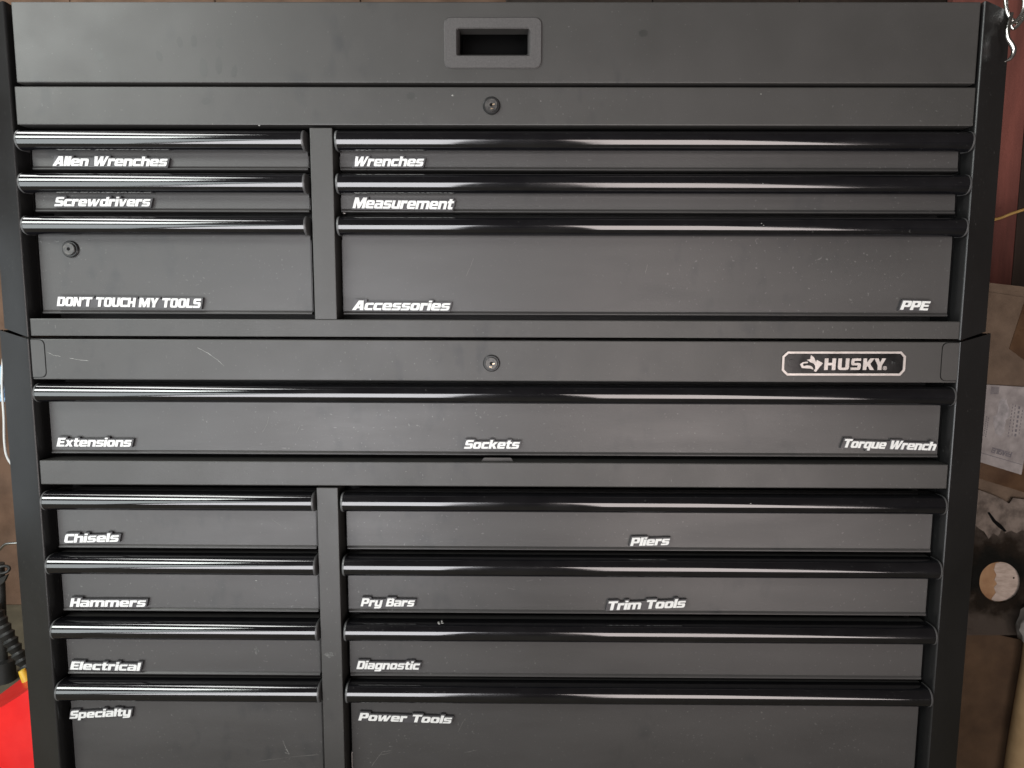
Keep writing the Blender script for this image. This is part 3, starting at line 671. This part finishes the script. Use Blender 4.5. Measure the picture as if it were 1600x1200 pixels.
# chrome hook hanging at the top right corner
hk = root('chain_hook', 'bright chrome hook and links hanging beside the top right corner of the chest', 'hook', at(1585, -60, 20))
def T2(pts, pl): return [at(x, y, pl) for x, y in pts]
obj('chain_link', tube(B(), T2([(1574, -14), (1572, 12), (1580, 30), (1594, 34), (1601, 18), (1600, -6), (1592, -20)], 24), .0026, 10, 6, closed=True), chrome, hk, smooth=60)
obj('chain_link', tube(B(), T2([(1583, 45), (1592, 38), (1600, 26), (1606, 8), (1604, -12), (1598, -10), (1600, 8), (1596, 22), (1588, 32), (1580, 38)], 14), .0020, 10, 6, closed=True), chrome, hk, smooth=60)
obj('hook_body', tube(B(), T2([(1582, 20), (1577, 34), (1574, 50), (1575, 60), (1580, 68), (1584, 77), (1583, 85), (1578, 92), (1569, 97)], 6), [.0016, .0026, .0030, .0026, .0030, .0030, .0027, .0021, .0009], 12, 6), chrome, hk, smooth=60)

# cardboard box at the right with its label
BP = 300
bx = root('cardboard_box', 'worn cardboard box with a grubby FRAGILE label, right of the cabinet', 'cardboard box', at(1600, 830, BP))
tl = at(1535, 435, BP); tr = at(1640, 458, BP); bl_ = at(1490, 850, BP); br = at(1640, 850, BP)
def quadprism(pts, pl, th, r=0):
    return prism(B(), [[(p.x*1000, p.z*1000) for p in pts]], pl, pl+th)
tl0 = at(1440, 430, BP); bl0 = at(1400, 860, BP)
obj('box_panel', quadprism([bl0, br + Vector((.15, 0, 0)), tr+Vector((.15, 0, -.01)), tl0], BP, 160), cardb, bx)
obj('box_flap', prism(B(), [[px(1440, 596, BP-3), px(1700, 606, BP-3), px(1700, 480, BP-3), px(1440, 440, BP-3)]], BP-3, BP-.4), cardb, bx)
obj('packing_tape', prism(B(), [[px(1577, 545, BP-4), px(1600, 562, BP-4), px(1660, 575, BP-4), px(1660, 440, BP-4), px(1604, 462, BP-4)]], BP-4, BP-3.3), tapem, bx)
lbq = [(1541, 601), (1620, 606), (1596, 742), (1531, 722)]
lb = obj('shipping_label', prism(B(), [[px(x, y, BP-4.6) for x, y in lbq]], BP-4.6, BP-.4), paper, bx)
ib = B()
# print: rule line, FRAGILE! upside down, rows of small text, smudged stamp
def inkquad(pts): prism(ib, [[px(x, y, BP-4.9) for x, y in pts]], BP-4.9, BP-4.5)
inkquad([(1533, 707.0), (1597, 725.6), (1597, 726.6), (1533, 708.0)])
def inkword(text, p0, p1, hgt):
    a = at(*p0, BP-4.9); b = at(*p1, BP-4.9); d = (b-a)*1000; L = math.hypot(d.x, d.z); c, s = d.x/L, d.z/L
    out, W = layout(text, .9, 4)
    f = lambda x, y, z: ((a.x*1000+x*c-z*s)*MM, y*MM, (a.z*1000+x*s+z*c)*MM)
    word(ib, text, L/W, hgt/10, 0, BP-4.9, BP-4.5, f, .9, 4)
inkword('FRAGILE!', (1582, 707), (1551, 699), 9.5)
random.seed(3)
for (xa, ya, xb, yb, n_) in ((1593, 634, 1586, 684, 7), (1587, 632, 1581, 682, 9), (1583, 630, 1575, 684, 11), (1545, 652, 1540, 684, 9), (1542, 650, 1537, 682, 9), (1598, 640, 1592, 680, 8)):
    for k in range(n_):
        t = (k+.1)/n_; t2 = t+.6/n_; wv = 1.4 if xa == 1593 else .55
        x1_, y1_, x2_, y2_ = xa+(xb-xa)*t, ya+(yb-ya)*t, xa+(xb-xa)*t2, ya+(yb-ya)*t2
        inkquad([(x1_-wv, y1_), (x1_+wv, y1_+.2), (x2_+wv, y2_+.2), (x2_-wv, y2_)])
for k in range(11):
    xx = 1549+k*1.2; inkquad([(xx, 604), (xx+.5, 604), (xx-.8, 616), (xx-1.3, 616)])
obj('label_print', ib, ink, lb)
stamp = mat('smeared_grey_stamp', (.20, .19, .19), (.34, .32, .32), (.7, .8), 70, detail=8)
sp_ = []
for k in range(40):
    t = k*2*math.pi/40; sp_.append(px(1566+10.5*math.cos(t)*random.uniform(.8, 1.05)+(-4 if math.sin(t) > 0 else 2), 652+31*math.sin(t)*random.uniform(.88, 1.03), BP-4.8))
obj('label_stamp', prism(B(), [sp_], BP-4.75, BP-4.5), stamp, lb)
# tape strips and torn paper below the label
obj('packing_tape', prism(B(), [[px(x, y, BP-1.6) for x, y in ((1440, 690), (1700, 760), (1700, 800), (1440, 720))]], BP-1.6, BP-.3), tapem, bx)
obj('torn_paper', prism(B(), [[px(x, y, BP-8) for x, y in ((1480, 750), (1528, 765), (1545, 771), (1566, 780), (1577, 787), (1583, 778), (1640, 786), (1640, 842), (1612, 836), (1598, 828), (1588, 833), (1580, 829), (1571, 833), (1566, 826), (1560, 838), (1552, 833), (1545, 842), (1538, 831), (1530, 826), (1524, 821), (1480, 815))]], BP-8, BP-7.2),
    mat('dirty_torn_paper', (.075, .058, .046), (.18, .145, .12), (.7, .85), 60, detail=8, bmp=(60, .5, .002)), bx)

obj('paper_crease', prism(B(), [[px(x, y, BP-8.5) for x, y in ((1543, 801), (1546, 800), (1556, 813), (1565, 820), (1573, 830), (1570, 831), (1560, 824), (1551, 815))]], BP-8.5, BP-8.05), hole, bx)
# black plastic sheet draped over things, wrinkled, with a round hole
def wrinkled(x0, y0, x1, y1, plane, nx, ny, amp, hole_=None, seed=1, top=None):
    rg = random.Random(seed); ph = [(rg.uniform(30, 190), rg.uniform(30, 190), rg.uniform(0, 6), rg.uniform(.3, 1)) for _ in range(7)]
    bm = B(); V = {}
    for i in range(nx+1):
        for j in range(ny+1):
            u, v = i/nx, j/ny; X_, Y_ = x0+(x1-x0)*u, y0+(y1-y0)*v
            if top: Y_ += top(X_)*(1-v)
            p = at(X_, Y_, plane); d = sum(a4*abs(math.sin(p.x*a1+p.z*a2+a3)) for a1, a2, a3, a4 in ph)/len(ph)
            p.y -= amp*MM*d*1.6
            if hole_:
                hx, hy, hr = hole_; dd = math.hypot(X_-hx, (Y_-hy)); 
                if dd < hr*1.28:
                    s = (hr*1.02)/max(dd, 1e-3) if dd < hr*1.02 else 1
                    q = at(hx+(X_-hx)*s, hy+(Y_-hy)*s, plane); p = Vector((q.x, p.y, q.z))
                if dd < hr*.80: continue
            V[i, j] = bm.verts.new(p)
    for i in range(nx):
        for j in range(ny):
            q = [(i, j), (i+1, j), (i+1, j+1), (i, j+1)]
            if all(k in V for k in q): bm.faces.new([V[k] for k in q])
    r = bmesh.ops.solidify(bm, geom=bm.faces[:], thickness=-.0008)
    return bm
sheet = obj('blackened_board', wrinkled(1430, 812, 1760, 992, 298.6, 90, 50, 2, (1561, 909, 31), 4, lambda x: 8*math.sin(x*.11)-(x-1530)*.05), bag, smooth=60)
tag(sheet, 'smoke-blackened cardboard sheet with a round hole, below the torn paper', 'cardboard sheet')
pd = B(); lp = []
for k in range(36):
    t = k*2*math.pi/36; lp.append(px(1561+34*math.cos(t), 909+34*math.sin(t), 303))
pad = obj('wood_disc', prism(pd, [lp], 303, 309), mat('tan_worn_wood', (.25, .13, .06), (.36, .215, .11), (.6, .8), 30, detail=6)); tag(pad, 'round tan disc half covered with torn pale paper, in the hole of the blackened sheet', 'disc')
pp = [(1556, 880), (1563, 878), (1575, 880), (1588, 889), (1594, 903), (1595, 918), (1588, 930), (1574, 938), (1553, 940), (1549, 936), (1556, 926), (1553, 918), (1558, 912), (1554, 906), (1557, 898), (1553, 890)]
obj('paper_remnant', prism(B(), [[px(x, y, 302.4) for x, y in pp]], 302.2, 302.95), mat('torn_pale_paper', (.34, .27, .22), (.48, .39, .33), (.7, .8), 60, detail=7, bmp=(50, .5, .002), sc=(1, 1, 3)), pad)
obj('knot', disc(B(), *px(1584, 903, 302), 1.8, 301.9, 302.3, 12), hole, pad)
# lower carton, pale roll and white bag at the right edge
lc = obj('carton', prism(B(), [[px(x, y, 330) for x, y in ((1400, 945), (1530, 985), (1640, 1010), (1660, 1330), (1380, 1330))]], 330, 520), mat('dark_brown_carton', (.058, .032, .015), (.095, .055, .028), (.8, .9), 18, detail=7, bmp=(100, .3, .002)))  # mottled dark brown all over
tag(lc, 'plain brown carton low down beside the right of the cabinet', 'carton')
bm = B(); tube(bm, [at(1627, 990, 300), at(1622, 1040, 300), at(1608, 1120, 300), at(1594, 1210, 300), at(1580, 1330, 300)], .026, 28, 5)
tag(obj('foam_roll', bm, mat('pale_tan_foam', (.32, .215, .105), (.42, .29, .15), (.7, .8), 22, detail=6), smooth=60), 'pale tan roll standing in front of the brown carton', 'roll')
bm = B(); bmesh.ops.create_icosphere(bm, subdivisions=3, radius=1)
rg = random.Random(5)
for v in bm.verts:
    n_ = 1+.18*math.sin(v.co.x*5+1)*math.sin(v.co.z*6)+.1*math.sin(v.co.y*9+v.co.x*4)
    v.co = Vector((v.co.x*.035*n_, v.co.y*.03*n_, v.co.z*.040*n_))
bmesh.ops.translate(bm, verts=bm.verts[:], vec=at(1625, 985, 262))
tag(obj('white_bag', bm, mat('white_crumpled_plastic', (.20, .19, .17), (.28, .27, .25), (.4, .6), 30, bmp=(40, .6, .004)), smooth=60), 'crumpled white plastic bag at the right edge above the pale roll', 'bag')

# ---- left side
# strut with a ribbed boot
st = root('shock_absorber', 'black shock absorber with a ribbed rubber boot, standing left of the cabinet', 'shock absorber', at(8, 1030, 640))
rub = mat('black_rubber', (.018, .018, .017), (.03, .03, .028), (.35, .5), 30, bmp=(60, .2, .001))
A0 = at(-14, 950, 600); A1 = at(52, 1062, 600)
bm = B(); axis = (A1-A0); Ln = axis.length; axis.normalize(); u = axis.cross(Vector((0, 1, 0))).normalized(); v2 = axis.cross(u)
NR = 11; rows = []
for i in range(NR*6+1):
    t = i/(NR*6); fr = (i % 6)/6; r = (.0205-.008*t) - .0070*(fr if fr < .7 else (1-fr)*2.3)
    c = A0+axis*Ln*t
    rows.append([bm.verts.new(c+(u*math.cos(a)+v2*math.sin(a))*r) for a in [2*math.pi*k/28 for k in range(28)]])
for a, b in zip(rows, rows[1:]):
    for k in range(28): bm.faces.new((a[k], a[(k+1) % 28], b[(k+1) % 28], b[k]))
bm.faces.new(rows[0]); bm.faces.new(rows[-1])
obj('ribbed_boot', bm, rub, st, smooth=40)
rod = tube(B(), [at(-1, 880, 640), at(2, 960, 640), at(5, 1050, 640)], .0105, 16, 4); obj('rod', rod, rub, st, smooth=50)
obj('foot', tube(B(), [at(6, 1032, 636), at(8, 1068, 634)], .0235, 24, 2), rub, st, smooth=50)
bm = B(); ec = at(5, 890, 620)
tube(bm, [ec+Vector((.014*math.cos(t)*1.0, .006*math.sin(t*1), .0065*math.sin(t))) for t in [k*math.pi/8 for k in range(16)]], .0035, 8, 3, closed=True)
obj('eye', bm, rub, st, smooth=50)
obj('eye_fin', prism(B(), [[px(x, y, 622) for x, y in ((-4, 905), (13, 897), (8, 908), (0, 916), (-6, 914))]], 618, 626), rub, st)
P = [at(-20, 875, 640), at(-4, 862, 640), at(6, 852, 635), at(14, 849, 630), at(30, 848, 630)]
tag(obj('steel_rod', tube(B(), P, .0032, 10, 6), chrome, smooth=60), 'bent steel rod against the brown wall above the shock absorber', 'rod')
# blue thing
bm = prism(B(), [rnd([px(-30, 573, 700), px(8, 573, 700), px(8, 628, 700), (px(-30, 628, 700))], 3)], 700, 760)
bmesh.ops.bevel(bm, geom=bm.edges[:], offset=.004, segments=2, affect='EDGES')
blue = obj('blue_box', bm, mat('light_blue_plastic', (.22, .38, .58), (.30, .48, .68), (.4, .5), 30)); tag(blue, 'light blue plastic box on the wall at the left edge', 'box')
obj('dark_band', tube(B(), [at(-12, 622, 695), at(-3, 610, 695), at(6, 594, 695), at(14, 575, 695)], .0025, 8, 4), rub, blue)
tag(obj('white_cable', tube(B(), [at(5, 560, 560), at(3, 600, 560), at(6, 650, 560), at(7, 690, 560), at(12, 716, 560), at(30, 740, 560)], .0026, 10, 6), white, smooth=60), 'white cable hanging against the brown wall at the left', 'cable')
# red can with a yellow spout
red = mat('bright_red_plastic', (.70, .012, .012), (.78, .02, .018), (.35, .5), 20, bmp=(120, .1, .001))
cn = root('fuel_can', 'bright red plastic can with a yellow spout on the floor, left of the cabinet', 'can', at(0, 1330, 200))
prof = [(-60, 1128), (0, 1106), (25, 1091), (42, 1079), (60, 1068), (85, 1064), (110, 1070), (120, 1100), (125, 1338), (-80, 1338)]
bm = prism(B(), [rnd([(*px(x, y, 190), 8) for x, y in prof], 3)], 190, 330)
bmesh.ops.bevel(bm, geom=[e for e in bm.edges if abs(e.verts[0].co.y-e.verts[1].co.y) < 1e-6 and e.calc_face_angle(0) > 1], offset=.012, segments=4, affect='EDGES')
obj('can_body', bm, red, cn, smooth=40)
obj('spout', tube(B(), [at(58, 1090, 300), at(44, 1066, 300), at(34, 1047, 300)], [.012, .009, .006], 16, 4), mat('yellow_plastic', (.60, .40, .03), (.66, .47, .05), (.4, .5), 30), cn, smooth=60)
